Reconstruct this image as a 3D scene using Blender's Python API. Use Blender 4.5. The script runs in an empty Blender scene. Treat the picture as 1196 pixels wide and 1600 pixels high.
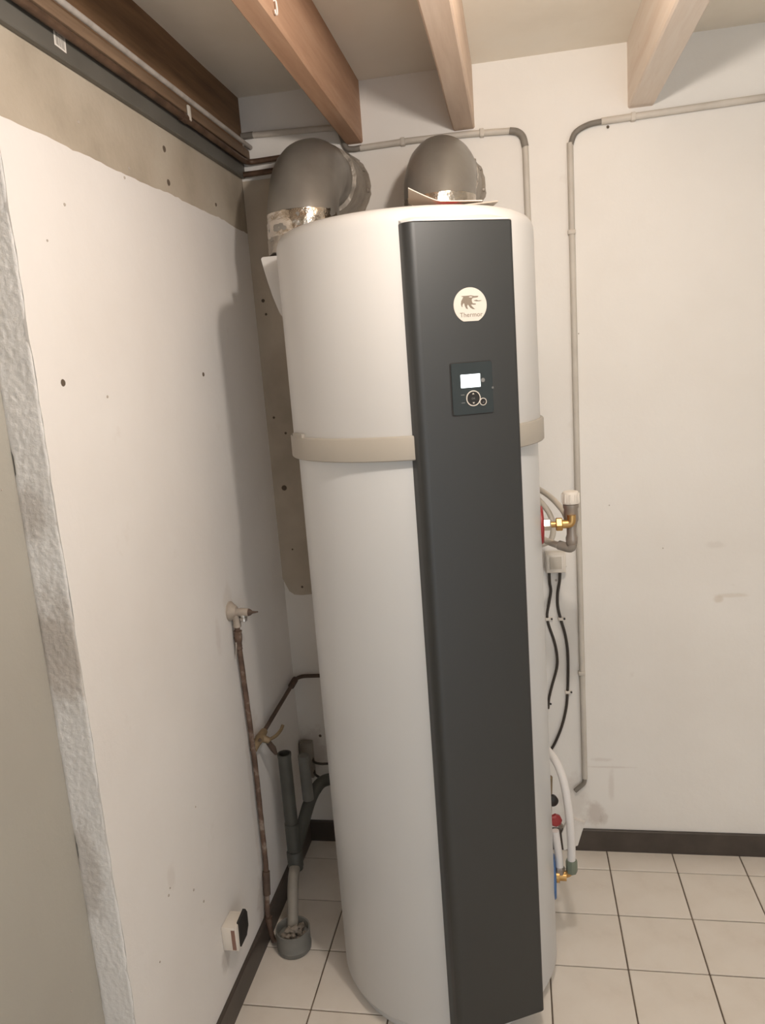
import bpy, bmesh, math, random
from mathutils import Vector, Matrix, noise

random.seed(7)
R = math.radians
scene = bpy.context.scene
COL = scene.collection

# ------------------------------------------------------------------ camera
cam_d = bpy.data.cameras.new('camera')
cam = bpy.data.objects.new('camera', cam_d)
COL.objects.link(cam)
scene.camera = cam
cam_d.sensor_fit = 'VERTICAL'
cam_d.sensor_height = 24.0
cam_d.lens = 1203.17 / 1600.0 * 24.0
cam_d.clip_start = 0.02
YAW, PITCH, ROLL = R(-10.49), R(-10.724), R(-4.331)
_f = Vector((math.sin(YAW) * math.cos(PITCH), math.cos(YAW) * math.cos(PITCH), math.sin(PITCH)))
_r0 = Vector((math.cos(YAW), -math.sin(YAW), 0))
_u0 = _r0.cross(_f)
_r = math.cos(ROLL) * _r0 + math.sin(ROLL) * _u0
_u = -math.sin(ROLL) * _r0 + math.cos(ROLL) * _u0
cam.matrix_world = Matrix(((_r.x, _u.x, -_f.x, 0.768), (_r.y, _u.y, -_f.y, -2.306),
                           (_r.z, _u.z, -_f.z, 1.582), (0, 0, 0, 1)))

# ------------------------------------------------------------------ light
world = bpy.data.worlds.new('daylight')
scene.world = world
world.use_nodes = True
bgn = world.node_tree.nodes['Background']
bgn.inputs['Color'].default_value = (0.88, 0.94, 1.0, 1)
bgn.inputs['Strength'].default_value = 1.5

lamp_d = bpy.data.lights.new('ceiling_bulb', 'POINT')
lamp = bpy.data.objects.new('ceiling_bulb', lamp_d)
COL.objects.link(lamp)
lamp.location = (0.864, -1.30, 2.09)
lamp_d.energy = 20.0
lamp_d.color = (1.0, 0.91, 0.825)
lamp_d.shadow_soft_size = 0.028

vs = scene.view_settings
vs.view_transform = 'Standard'
vs.look = 'None'
vs.gamma = 1.0
vs.use_curve_mapping = False
vs.exposure = 0.27

# ------------------------------------------------------------------ materials
def srgb(r, g, b):
    def c(v):
        v /= 255.0
        return v / 12.92 if v <= 0.04045 else ((v + 0.055) / 1.055) ** 2.4
    return (c(r), c(g), c(b), 1.0)

def new_mat(name):
    m = bpy.data.materials.new(name)
    m.use_nodes = True
    return m, m.node_tree.nodes, m.node_tree.links, m.node_tree.nodes['Principled BSDF']

def noise_node(N, L, scale, detail=4.0, rough=0.55, vec=None, stretch=None):
    tc = N.new('ShaderNodeTexCoord')
    n = N.new('ShaderNodeTexNoise')
    n.inputs['Scale'].default_value = scale
    n.inputs['Detail'].default_value = detail
    n.inputs['Roughness'].default_value = rough
    if stretch:
        mp = N.new('ShaderNodeMapping')
        mp.inputs['Scale'].default_value = stretch
        L.new(tc.outputs['Object'], mp.inputs['Vector'])
        L.new(mp.outputs['Vector'], n.inputs['Vector'])
    else:
        L.new(tc.outputs['Object'], n.inputs['Vector'])
    return n

def ramp(N, L, src, stops):
    r = N.new('ShaderNodeValToRGB')
    els = r.color_ramp.elements
    while len(els) < len(stops):
        els.new(0.5)
    for e, (p, c) in zip(els, stops):
        e.position = p
        e.color = c
    L.new(src, r.inputs['Fac'])
    return r

def mottled(name, cols, scale=4.0, detail=6.0, rough=0.8, bump=0.0, bscale=120.0, metal=0.0,
            stretch=None, spec=0.5, lo=0.3, hi=0.7, bdist=0.002):
    """two or three colours mixed by noise, with fine bump"""
    m, N, L, B = new_mat(name)
    n = noise_node(N, L, scale, detail, stretch=stretch)
    k = len(cols)
    rp = ramp(N, L, n.outputs['Fac'], [(lo + (hi - lo) * i / max(1, k - 1), c) for i, c in enumerate(cols)])
    L.new(rp.outputs['Color'], B.inputs['Base Color'])
    B.inputs['Roughness'].default_value = rough
    B.inputs['Metallic'].default_value = metal
    B.inputs['Specular IOR Level'].default_value = spec
    if bump:
        n2 = noise_node(N, L, bscale, 5.0)
        bp = N.new('ShaderNodeBump')
        bp.inputs['Strength'].default_value = bump
        bp.inputs['Distance'].default_value = bdist
        L.new(n2.outputs['Fac'], bp.inputs['Height'])
        L.new(bp.outputs['Normal'], B.inputs['Normal'])
    return m

def plain(name, col, rough=0.5, metal=0.0, spec=0.5, emit=None, estr=0.0, coat=0.0):
    m, N, L, B = new_mat(name)
    n = noise_node(N, L, 3.0, 2.0)
    c2 = tuple(v * 0.985 for v in col[:3]) + (1,)
    rp = ramp(N, L, n.outputs['Fac'], [(0.35, c2), (0.65, col)])
    L.new(rp.outputs['Color'], B.inputs['Base Color'])
    B.inputs['Roughness'].default_value = rough
    B.inputs['Metallic'].default_value = metal
    B.inputs['Specular IOR Level'].default_value = spec
    B.inputs['Coat Weight'].default_value = coat
    if emit:
        B.inputs['Emission Color'].default_value = emit
        B.inputs['Emission Strength'].default_value = estr
    return m

def wall_paint(name, base, dirt, marks, stains=(), bump=0.25, bscale=28.0):
    """white paint with broad mottling, sparse grey smudges and pin marks"""
    m, N, L, B = new_mat(name)
    n = noise_node(N, L, 2.2, 5.0)
    r1 = ramp(N, L, n.outputs['Fac'], [(0.3, dirt), (0.62, base)])
    n2 = noise_node(N, L, 9.0, 6.0, 0.6)
    r2 = ramp(N, L, n2.outputs['Fac'], [(0.66, (0, 0, 0, 1)), (0.78, (0.5, 0.5, 0.5, 1))])
    mx = N.new('ShaderNodeMixRGB')
    mx.inputs['Color2'].default_value = marks
    L.new(r2.outputs['Color'], mx.inputs['Fac'])
    L.new(r1.outputs['Color'], mx.inputs['Color1'])
    last = mx.outputs['Color']
    for (cen, rad, colr, amt) in stains:       # soft-edged dirt with a ragged outline
        tc = N.new('ShaderNodeTexCoord')
        wob = noise_node(N, L, 22.0, 5.0, 0.65)
        sub = N.new('ShaderNodeVectorMath'); sub.operation = 'SUBTRACT'
        sub.inputs[1].default_value = cen
        L.new(tc.outputs['Object'], sub.inputs[0])
        dv = N.new('ShaderNodeVectorMath'); dv.operation = 'DIVIDE'
        dv.inputs[1].default_value = rad
        L.new(sub.outputs['Vector'], dv.inputs[0])
        ln = N.new('ShaderNodeVectorMath'); ln.operation = 'LENGTH'
        L.new(dv.outputs['Vector'], ln.inputs[0])
        ad = N.new('ShaderNodeMath'); ad.operation = 'MULTIPLY_ADD'
        ad.inputs[1].default_value = 1.6
        L.new(wob.outputs['Fac'], ad.inputs[0])
        L.new(ln.outputs['Value'], ad.inputs[2])
        rs_ = ramp(N, L, ad.outputs['Value'], [(0.0, (0, 0, 0, 1)), (1.0, (0, 0, 0, 1))])
        mr = N.new('ShaderNodeMapRange')
        mr.interpolation_type = 'SMOOTHSTEP'
        mr.inputs['From Min'].default_value = 1.25
        mr.inputs['From Max'].default_value = 1.95
        mr.inputs['To Min'].default_value = amt * 0.55
        mr.inputs['To Max'].default_value = 0.0
        L.new(ad.outputs['Value'], mr.inputs['Value'])
        m2 = N.new('ShaderNodeMixRGB')
        m2.inputs['Color2'].default_value = colr
        L.new(mr.outputs['Result'], m2.inputs['Fac'])
        L.new(last, m2.inputs['Color1'])
        N.remove(rs_)
        last = m2.outputs['Color']
    L.new(last, B.inputs['Base Color'])
    B.inputs['Roughness'].default_value = 0.75
    B.inputs['Specular IOR Level'].default_value = 0.25
    n3 = noise_node(N, L, bscale, 6.0, 0.6)
    bp = N.new('ShaderNodeBump')
    bp.inputs['Strength'].default_value = bump
    bp.inputs['Distance'].default_value = 0.004
    L.new(n3.outputs['Fac'], bp.inputs['Height'])
    L.new(bp.outputs['Normal'], B.inputs['Normal'])
    return m

def wood(name, cols, knots):
    m, N, L, B = new_mat(name)
    n = noise_node(N, L, 6.0, 8.0, 0.65, stretch=(5.0, 0.35, 5.0))
    rp = ramp(N, L, n.outputs['Fac'], [(0.32, cols[0]), (0.52, cols[1]), (0.72, cols[2])])
    nk = noise_node(N, L, 7.0, 2.0, 0.4, stretch=(1.6, 0.8, 1.6))
    rk = ramp(N, L, nk.outputs['Fac'], [(0.70, (0, 0, 0, 1)), (0.78, (0.7, 0.7, 0.7, 1))])
    mx = N.new('ShaderNodeMixRGB')
    mx.inputs['Color2'].default_value = knots
    L.new(rk.outputs['Color'], mx.inputs['Fac'])
    L.new(rp.outputs['Color'], mx.inputs['Color1'])
    L.new(mx.outputs['Color'], B.inputs['Base Color'])
    B.inputs['Roughness'].default_value = 0.72
    bp = N.new('ShaderNodeBump')
    bp.inputs['Strength'].default_value = 0.3
    bp.inputs['Distance'].default_value = 0.002
    L.new(n.outputs['Fac'], bp.inputs['Height'])
    L.new(bp.outputs['Normal'], B.inputs['Normal'])
    return m

M = {}
M['wall'] = wall_paint('white_wall_paint', srgb(241, 237, 231), srgb(235, 230, 223), srgb(218, 210, 200), [((0.955, 0, 0.125), (0.036, 0.1, 0.044), srgb(188, 172, 160), 0.85), ((0.985, 0, 0.112), (0.016, 0.1, 0.024), srgb(190, 176, 164), 0.7), ((0.89, 0, 0.17), (0.05, 0.1, 0.10), srgb(204, 190, 178), 0.5), ((1.01, 0, 0.23), (0.012, 0.1, 0.06), srgb(206, 194, 184), 0.55), ((0.98, 0, 0.315), (0.036, 0.1, 0.008), srgb(206, 194, 184), 0.5), ((1.0, 0, 0.29), (0.09, 0.1, 0.004), srgb(206, 194, 184), 0.55), ((1.325, 0, 0.835), (0.014, 0.1, 0.013), srgb(206, 190, 168), 0.7), ((1.36, 0, 0.846), (0.05, 0.1, 0.008), srgb(212, 198, 178), 0.6), ((1.32, 0, 1.0), (0.03, 0.1, 0.012), srgb(216, 208, 200), 0.6), ((0.03, 0, 0.33), (0.06, 0.1, 0.09), srgb(178, 160, 148), 0.8)])
M['wall_left'] = wall_paint('white_plaster_paint', srgb(231, 227, 223), srgb(225, 220, 215), srgb(216, 208, 200), [((0, -0.745, 0.17), (0.1, 0.028, 0.034), srgb(160, 150, 142), 0.8), ((0, -0.56, 0.94), (0.1, 0.02, 0.05), srgb(208, 198, 190), 0.6), ((0, -0.47, 0.10), (0.1, 0.05, 0.10), srgb(168, 154, 142), 0.8), ((0, -0.46, 0.40), (0.1, 0.016, 0.30), srgb(196, 186, 178), 0.6), ((0, -0.66, 0.16), (0.1, 0.03, 0.05), srgb(204, 196, 190), 0.6), ((0, -0.40, 0.60), (0.1, 0.05, 0.06), srgb(196, 180, 164), 0.6), ((0, -0.47, 1.0), (0.1, 0.04, 0.06), srgb(206, 196, 184), 0.6), ((0, -0.95, 0.55), (0.1, 0.02, 0.03), srgb(206, 198, 190), 0.6)])
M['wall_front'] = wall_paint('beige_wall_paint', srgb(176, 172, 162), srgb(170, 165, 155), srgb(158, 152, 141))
M['rough'] = wall_paint('rough_grey_render', srgb(241, 239, 236), srgb(233, 230, 226), srgb(206, 198, 190), [((-0.03, -1.151, 1.14), (0.09, 0.1, 0.11), srgb(176, 162, 148), 1.1), ((-0.05, -1.151, 1.38), (0.04, 0.1, 0.05), srgb(176, 164, 152), 0.8), ((-0.05, -1.151, 0.70), (0.03, 0.1, 0.12), srgb(176, 164, 152), 0.8)], 0.42, 170.0)
M['concrete'] = mottled('bare_concrete', [srgb(156, 145, 128), srgb(180, 168, 151), srgb(192, 182, 166)], 3.2, 9, 0.9, 0.35, 90, lo=0.3, hi=0.68)
M['bare'] = mottled('bare_brown_render', [srgb(176, 164, 147), srgb(192, 180, 163), srgb(202, 191, 175)], 5, 8, 0.9, 0.4, 90)
M['ceiling'] = mottled('ceiling_board', [srgb(232, 223, 208), srgb(240, 232, 218), srgb(243, 237, 225)], 2.5, 6, 0.85, 0.15, 60)
M['joist'] = wood('pine_joist', [srgb(168, 130, 104), srgb(184, 146, 118), srgb(194, 158, 131)], srgb(126, 90, 68))
M['joist_pale'] = wood('pale_pine_joist', [srgb(226, 208, 192), srgb(235, 221, 207), srgb(240, 229, 217)], srgb(196, 166, 142))
M['joist_mid'] = wood('light_pine_joist', [srgb(200, 176, 156), srgb(211, 189, 170), srgb(219, 199, 181)], srgb(156, 124, 100))
M['joist_dark'] = wood('dark_old_joist', [srgb(104, 78, 54), srgb(128, 98, 70), srgb(146, 114, 84)], srgb(70, 48, 32))
M['batten'] = wood('brown_batten', [srgb(104, 82, 62), srgb(126, 102, 80), srgb(140, 116, 92)], srgb(80, 60, 44))
M['tile'] = mottled('beige_floor_tile', [srgb(220, 210, 198), srgb(231, 222, 211), srgb(235, 227, 217)], 7, 7, 0.32, 0.06, 30, lo=0.25, hi=0.6, spec=0.45)
M['grout'] = mottled('dark_grout', [srgb(96, 84, 73), srgb(132, 118, 104)], 12, 5, 0.95)
M['plinth'] = mottled('dark_brown_plinth', [srgb(66, 58, 52), srgb(80, 71, 64)], 14, 6, 0.45, 0.1, 60)
M['enamel'] = plain('white_enamel', srgb(206, 204, 201), 0.33, spec=0.4)
M['enamel_low'] = plain('white_grey_enamel', srgb(212, 212, 211), 0.30, spec=0.45)
M['strap'] = plain('grey_plastic_strap', srgb(168, 161, 150), 0.5)
M['graphite'] = plain('graphite_plastic', srgb(35, 37, 37), 0.50, spec=0.85)
M['disp_black'] = plain('control_black', srgb(42, 50, 52), 0.18, spec=0.6)
M['dial'] = plain('dial_black', srgb(30, 27, 25), 0.4)
M['screen'] = plain('lit_screen', srgb(240, 250, 255), 0.3, emit=(0.86, 0.96, 1.0, 1), estr=1.6)
M['ring_white'] = plain('pale_print', srgb(205, 198, 188), 0.5)
M['grey_print'] = plain('grey_print', srgb(120, 120, 118), 0.5)
M['badge'] = plain('badge_cream', srgb(204, 197, 187), 0.45)
M['ink'] = plain('badge_ink', srgb(122, 110, 96), 0.6)
M['duct'] = mottled('grey_foil_duct', [srgb(128, 124, 118), srgb(150, 146, 139)], 6, 6, 0.36, 0.10, 40, metal=0.42, bdist=0.003)
M['foil'] = mottled('crumpled_foil', [srgb(196, 186, 172), srgb(222, 214, 204)], 10, 6, 0.16, 0.55, 45, metal=1.0, bdist=0.006)
M['foil_dull'] = mottled('dull_foil_edge', [srgb(140, 132, 122), srgb(176, 167, 155)], 18, 6, 0.42, 0.5, 60, metal=0.4, bdist=0.006)
M['rail'] = mottled('grey_steel_rail', [srgb(98, 95, 88), srgb(112, 109, 102)], 6, 6, 0.5, 0.05, 50, metal=0.15)
M['copper'] = mottled('aged_copper', [srgb(76, 58, 46), srgb(98, 76, 60), srgb(116, 92, 74)], 20, 6, 0.5, 0.1, 60, metal=0.3)
M['copper_dirty'] = mottled('paint_spattered_copper', [srgb(84, 66, 56), srgb(108, 86, 72), srgb(176, 164, 152)], 26, 7, 0.65, 0.3, 60, metal=0.1, lo=0.34, hi=0.72)
M['conduit'] = mottled('grey_pvc_conduit', [srgb(192, 184, 173), srgb(208, 201, 190)], 10, 5, 0.55)
M['conduit_pale'] = mottled('painted_conduit', [srgb(196, 187, 175), srgb(216, 208, 197)], 10, 5, 0.6)
M['conduit_dark'] = mottled('dark_conduit_bend', [srgb(112, 106, 98), srgb(138, 131, 121)], 16, 5, 0.55)
M['dusty'] = mottled('dusty_pale_pipe', [srgb(150, 142, 134), srgb(186, 178, 170)], 24, 6, 0.8)
M['old_tap'] = mottled('painted_old_tap', [srgb(158, 146, 133), srgb(180, 168, 155)], 24, 6, 0.7, 0.3, 80)
M['old_brass'] = mottled('dull_old_brass', [srgb(124, 104, 78), srgb(160, 140, 110)], 24, 6, 0.55, 0.2, 60, metal=0.3)
M['rusty'] = mottled('rust_brown', [srgb(72, 58, 50), srgb(98, 80, 68)], 24, 6, 0.8, 0.3, 80)
M['chrome'] = plain('chrome', srgb(200, 196, 190), 0.30, metal=1.0)
M['brass'] = plain('brass', srgb(200, 162, 106), 0.40, metal=1.0)
M['dull_metal'] = plain('nickel_valve_body', srgb(160, 150, 140), 0.42, metal=0.6)
M['valve_grey'] = plain('grey_valve_elbow', srgb(140, 132, 122), 0.5)
M['white_plastic'] = plain('white_plastic', srgb(226, 218, 207), 0.4)
M['white_pipe'] = plain('white_pex', srgb(228, 224, 221), 0.38)
M['grey_pipe'] = plain('cream_pipe', srgb(198, 189, 176), 0.45)
M['red'] = plain('red_plastic', srgb(156, 48, 50), 0.45)
M['blue'] = plain('blue_plastic', srgb(70, 108, 160), 0.45)
M['black'] = plain('black_plastic', srgb(38, 34, 31), 0.5)
M['cable'] = plain('black_cable', srgb(62, 55, 48), 0.5)
M['green_grey'] = plain('green_grey_fitting', srgb(120, 128, 112), 0.5)
M['pvc_dark'] = mottled('dark_grey_pvc', [srgb(70, 70, 65), srgb(86, 86, 80)], 12, 5, 0.5)
M['pvc_mid'] = mottled('grey_pvc', [srgb(112, 111, 106), srgb(132, 130, 124)], 12, 5, 0.55)
M['pvc_pale'] = mottled('pale_grey_pvc', [srgb(134, 128, 119), srgb(154, 147, 137)], 16, 5, 0.6)
M['rubble'] = mottled('grey_rubble', [srgb(110, 100, 90), srgb(164, 154, 142)], 40, 6, 0.9, 0.4, 80)
M['brown_plastic'] = plain('brown_socket_side', srgb(140, 106, 92), 0.6)
M['hole'] = plain('dark_hole', srgb(104, 92, 80), 0.9, spec=0.1)
M['soot'] = plain('dull_grey_mark', srgb(186, 176, 166), 0.9, spec=0.1)
M['paper'] = plain('cream_paper', srgb(226, 212, 196), 0.6)
M['paper_red'] = plain('red_print_paper', srgb(214, 70, 70), 0.6)
M['film'] = plain('grey_plastic_film', srgb(176, 164, 150), 0.3)
M['white_steel'] = plain('white_hook', srgb(236, 230, 222), 0.4)

def barcode_mat():
    m, N, L, B = new_mat('barcode_label')
    tc = N.new('ShaderNodeTexCoord')
    sp = N.new('ShaderNodeSeparateXYZ')
    L.new(tc.outputs['Object'], sp.inputs['Vector'])
    n = N.new('ShaderNodeTexNoise')
    n.noise_dimensions = '1D'
    n.inputs['Scale'].default_value = 420.0
    n.inputs['Detail'].default_value = 1.0
    L.new(sp.outputs['Y'], n.inputs['W'])
    r = ramp(N, L, n.outputs['Fac'], [(0.49, srgb(150, 145, 138)), (0.53, srgb(205, 200, 192))])
    L.new(r.outputs['Color'], B.inputs['Base Color'])
    B.inputs['Roughness'].default_value = 0.6
    return m
M['barcode'] = barcode_mat()

# ------------------------------------------------------------------ mesh helpers
def finish(name, bm, mat, parent=None, smooth=None):
    me = bpy.data.meshes.new(name)
    bmesh.ops.recalc_face_normals(bm, faces=bm.faces)
    bm.to_mesh(me)
    bm.free()
    me.materials.append(M[mat] if isinstance(mat, str) else mat)
    o = bpy.data.objects.new(name, me)
    COL.objects.link(o)
    if parent is not None:
        o.parent = parent
        o.matrix_parent_inverse = Matrix.Translation(-parent.location)
    if smooth is not None:
        for p in me.polygons:
            p.use_smooth = True
        if smooth < 180:
            me.set_sharp_from_angle(angle=R(smooth))
    return o

def thing(name, label, cat, loc, group=None):
    o = bpy.data.objects.new(name, None)
    o.empty_display_size = 0.05
    COL.objects.link(o)
    o.location = loc
    o['label'] = label
    o['category'] = cat
    if group:
        o['group'] = group
    return o

def tag(o, label, cat, group=None):
    o['label'] = label
    o['category'] = cat
    if group:
        o['group'] = group
    return o

def struct(o, label, cat='wall'):
    o['kind'] = 'structure'
    o['label'] = label
    o['category'] = cat
    return o

def box(bm, x0, x1, y0, y1, z0, z1, bev=0.0, seg=2):
    r = bmesh.ops.create_cube(bm, size=1.0)
    vs_ = r['verts']
    for v in vs_:
        v.co = Vector(((x0 + x1) / 2 + v.co.x * (x1 - x0), (y0 + y1) / 2 + v.co.y * (y1 - y0), (z0 + z1) / 2 + v.co.z * (z1 - z0)))
    if bev:
        es = {e for v in vs_ for e in v.link_edges}
        bmesh.ops.bevel(bm, geom=list(es), offset=bev, segments=seg, profile=0.5, affect='EDGES')
    return bm

def mk_box(name, mat, b, parent=None, bev=0.0):
    bm = bmesh.new()
    box(bm, *b, bev=bev)
    return finish(name, bm, mat, parent, 40 if bev else None)

def frames(pts):
    out = []
    n = len(pts)
    t = [(pts[min(i + 1, n - 1)] - pts[max(i - 1, 0)]).normalized() for i in range(n)]
    ref = Vector((0, 0, 1)) if abs(t[0].z) < 0.9 else Vector((1, 0, 0))
    u = (ref - t[0] * ref.dot(t[0])).normalized()
    for i in range(n):
        u = (u - t[i] * u.dot(t[i])).normalized()
        out.append((u, t[i].cross(u)))
    return out

def smooth_path(pts, k=8):
    P = [Vector(p) for p in pts]
    Q = [P[0] * 2 - P[1]] + P + [P[-1] * 2 - P[-2]]
    out = []
    for i in range(1, len(Q) - 2):
        for s in range(k):
            t = s / k
            a, b, c, d = Q[i - 1], Q[i], Q[i + 1], Q[i + 2]
            out.append(0.5 * ((2 * b) + (c - a) * t + (2 * a - 5 * b + 4 * c - d) * t * t + (3 * b - a - 3 * c + d) * t ** 3))
    out.append(P[-1])
    return out

def arc_path(pts, rad, k=8):
    """polyline with rounded corners"""
    P = [Vector(p) for p in pts]
    out = [P[0]]
    for i in range(1, len(P) - 1):
        a = (P[i - 1] - P[i]); b = (P[i + 1] - P[i])
        r = min(rad, a.length * 0.49, b.length * 0.49)
        p0 = P[i] + a.normalized() * r; p1 = P[i] + b.normalized() * r
        for s in range(k + 1):
            t = s / k
            out.append(p0 * (1 - t) ** 2 + P[i] * 2 * t * (1 - t) + p1 * t * t)
    out.append(P[-1])
    return out

def tube(bm, pts, rad, seg=12, caps=True, jit=0.0):
    pts = [Vector(p) for p in pts]
    n = len(pts)
    rads = rad if isinstance(rad, (list, tuple)) else [rad] * n
    fr = frames(pts)
    rings = []
    for p, (u, v), r in zip(pts, fr, rads):
        ring = []
        for k in range(seg):
            a = 2 * math.pi * k / seg
            rr = r * (1 + (random.uniform(-jit, jit) if jit else 0))
            ring.append(bm.verts.new(p + (u * math.cos(a) + v * math.sin(a)) * rr))
        rings.append(ring)
    for i in range(n - 1):
        for k in range(seg):
            bm.faces.new((rings[i][k], rings[i][(k + 1) % seg], rings[i + 1][(k + 1) % seg], rings[i + 1][k]))
    if caps:
        bm.faces.new(rings[0][::-1])
        bm.faces.new(rings[-1])
    return bm

def mk_tube(name, mat, pts, rad, parent=None, seg=12, jit=0.0):
    bm = bmesh.new()
    tube(bm, pts, rad, seg, True, jit)
    return finish(name, bm, mat, parent, 50)

def lathe(bm, prof, origin, axis=(0, 0, 1), seg=32, cap=True):
    """prof: (distance along axis, radius)"""
    ax = Vector(axis).normalized()
    ref = Vector((1, 0, 0)) if abs(ax.x) < 0.9 else Vector((0, 1, 0))
    u = (ref - ax * ref.dot(ax)).normalized()
    v = ax.cross(u)
    o = Vector(origin)
    rings = []
    for h, r in prof:
        if r <= 1e-6:
            rings.append([bm.verts.new(o + ax * h)])
        else:
            rings.append([bm.verts.new(o + ax * h + (u * math.cos(2 * math.pi * k / seg) + v * math.sin(2 * math.pi * k / seg)) * r) for k in range(seg)])
    for A, B_ in zip(rings, rings[1:]):
        for k in range(seg):
            k2 = (k + 1) % seg
            if len(A) == 1 and len(B_) == 1:
                continue
            if len(A) == 1:
                bm.faces.new((A[0], B_[k2], B_[k]))
            elif len(B_) == 1:
                bm.faces.new((A[k], A[k2], B_[0]))
            else:
                bm.faces.new((A[k], A[k2], B_[k2], B_[k]))
    if cap:
        if len(rings[0]) > 1: bm.faces.new(rings[0][::-1])
        if len(rings[-1]) > 1: bm.faces.new(rings[-1])
    return bm

def mk_lathe(name, mat, prof, origin, axis=(0, 0, 1), parent=None, seg=32, cap=True, ang=40):
    bm = bmesh.new()
    lathe(bm, prof, origin, axis, seg, cap)
    return finish(name, bm, mat, parent, ang)

def prism(bm, pts2, to3, d0, d1):
    """extrude a 2-D outline; to3(a, b, d) -> Vector"""
    A = [bm.verts.new(to3(a, b, d0)) for a, b in pts2]
    B_ = [bm.verts.new(to3(a, b, d1)) for a, b in pts2]
    n = len(pts2)
    fa = bm.faces.new(A[::-1])
    fb = bm.faces.new(B_)
    for i in range(n):
        bm.faces.new((A[i], A[(i + 1) % n], B_[(i + 1) % n], B_[i]))
    if n > 4:
        bm.normal_update()
        bmesh.ops.triangulate(bm, faces=[fa, fb], ngon_method='EAR_CLIP')
    return bm

def mk_prism(name, mat, pts2, to3, d0, d1, parent=None, ang=None):
    bm = bmesh.new()
    prism(bm, pts2, to3, d0, d1)
    return finish(name, bm, mat, parent, ang)

# ================================================================== the room
XR, YF, ZC = 2.90, -3.60, 2.368       # right wall, open front, ceiling height

# floor: grout bed with every tile on it
floor = mk_box('floor', 'grout', (-0.30, XR, YF, 0.0, -0.10, -0.003))
struct(floor, 'floor of square beige tiles with dark grout joints', 'floor')
GX, GY, TS, GAP = 0.79, -0.101, 0.2, 0.0038
xs = [-0.066] + [GX + TS * i for i in range(-4, 11)] + [XR]
xs = [x for x in xs if x <= XR]
ys = [0.0] + [GY - TS * j for j in range(0, 18)]
ys = [y for y in ys if y >= YF]
tile_mesh = {}
for i in range(len(xs) - 1):
    for j in range(len(ys) - 1):
        w = round(xs[i + 1] - xs[i] - GAP, 4)
        d = round(ys[j] - ys[j + 1] - GAP, 4)
        if w < 0.01 or d < 0.01:
            continue
        key = (w, d)
        if key not in tile_mesh:
            bm = bmesh.new()
            box(bm, -w / 2, w / 2, -d / 2, d / 2, -0.006, 0.0, bev=0.0012, seg=1)
            o = finish('tile', bm, 'tile', floor)
            tile_mesh[key] = o.data
        else:
            o = bpy.data.objects.new('tile', tile_mesh[key])
            COL.objects.link(o)
            o.parent = floor
        o.location = ((xs[i] + xs[i + 1]) / 2, (ys[j] + ys[j + 1]) / 2, 0)
        o.rotation_euler = (random.uniform(-.0015, .0015), random.uniform(-.0015, .0015), 0)

# ceiling
ceiling = mk_box('ceiling', 'ceiling', (-0.30, XR, YF, 0.0, ZC, ZC + 0.10))
struct(ceiling, 'dull beige ceiling boards above the timber joists', 'ceiling')

# back wall
wall_back = mk_box('wall_back', 'wall', (-0.30, XR + 0.1, 0.0, 0.15, -0.10, ZC + 0.1))
struct(wall_back, 'white painted back wall behind the water heater')
wall_right = mk_box('wall_right', 'wall', (XR, XR + 0.15, YF, 0.0, -0.10, ZC + 0.1))
struct(wall_right, 'white painted wall on the right, outside the picture')

bm = bmesh.new()  # added unseen wall and lintel, shaped to keep daylight off ceiling and left corner
box(bm, -0.30, 0.95, YF - 0.15, YF, -0.10, ZC + 0.1)
box(bm, 0.95, XR + 0.15, YF - 0.15, YF, 2.05, ZC + 0.1)
wall_front = finish('wall_front', bm, 'wall')
struct(wall_front, 'unseen wall added behind the camera to cut daylight on ceiling and left corner, open at its right')

# bare render strip beside the corner, on the back wall
rs = random.Random(3)
pts = [(0.0, 2.14), (0.0, 0.935)]
pts += [(0.008, 0.915), (0.018, 0.892), (0.034, 0.880), (0.060, 0.878), (0.095, 0.881), (0.125, 0.884)]
for k in range(14):
    pts.append((0.128 + rs.uniform(-.004, .004), 0.93 + k * 0.09))
pts.append((0.128, 2.14))
strip = mk_prism('bare_render_strip', 'bare', pts, lambda a, b, d: Vector((a, -d, b)), -0.001, 0.007, wall_back)
for hx, hz, hr in [(0.023, 1.229, 0.009), (0.012, 1.45, 0.004), (0.045, 1.40, 0.004), (0.015, 1.80, 0.0055), (0.02, 1.76, 0.004), (0.05, 0.905, 0.004), (0.03, 1.03, 0.003), (0.06, 0.385, 0.005)]:
    mk_lathe('drill_hole', 'hole', [(0, hr), (0.002, hr * 0.8)], (hx + 0.012, -0.0065 if hz > 0.9 else 0.0, hz), (0, -1, 0), wall_back, 12)
for hx, hz, hr in [(1.17, 0.995, .002), (1.02, 1.13, .002), (0.757, 1.98, .003), (0.945, 1.63, .002), (0.86, 0.905, .004)]:
    mk_lathe('drill_hole', 'soot', [(0, hr), (0.001, hr * 0.8)], (hx, 0, hz), (0, -1, 0), wall_back, 10)

back_face = lambda a, b, d: Vector((a, -d, b))

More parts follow.
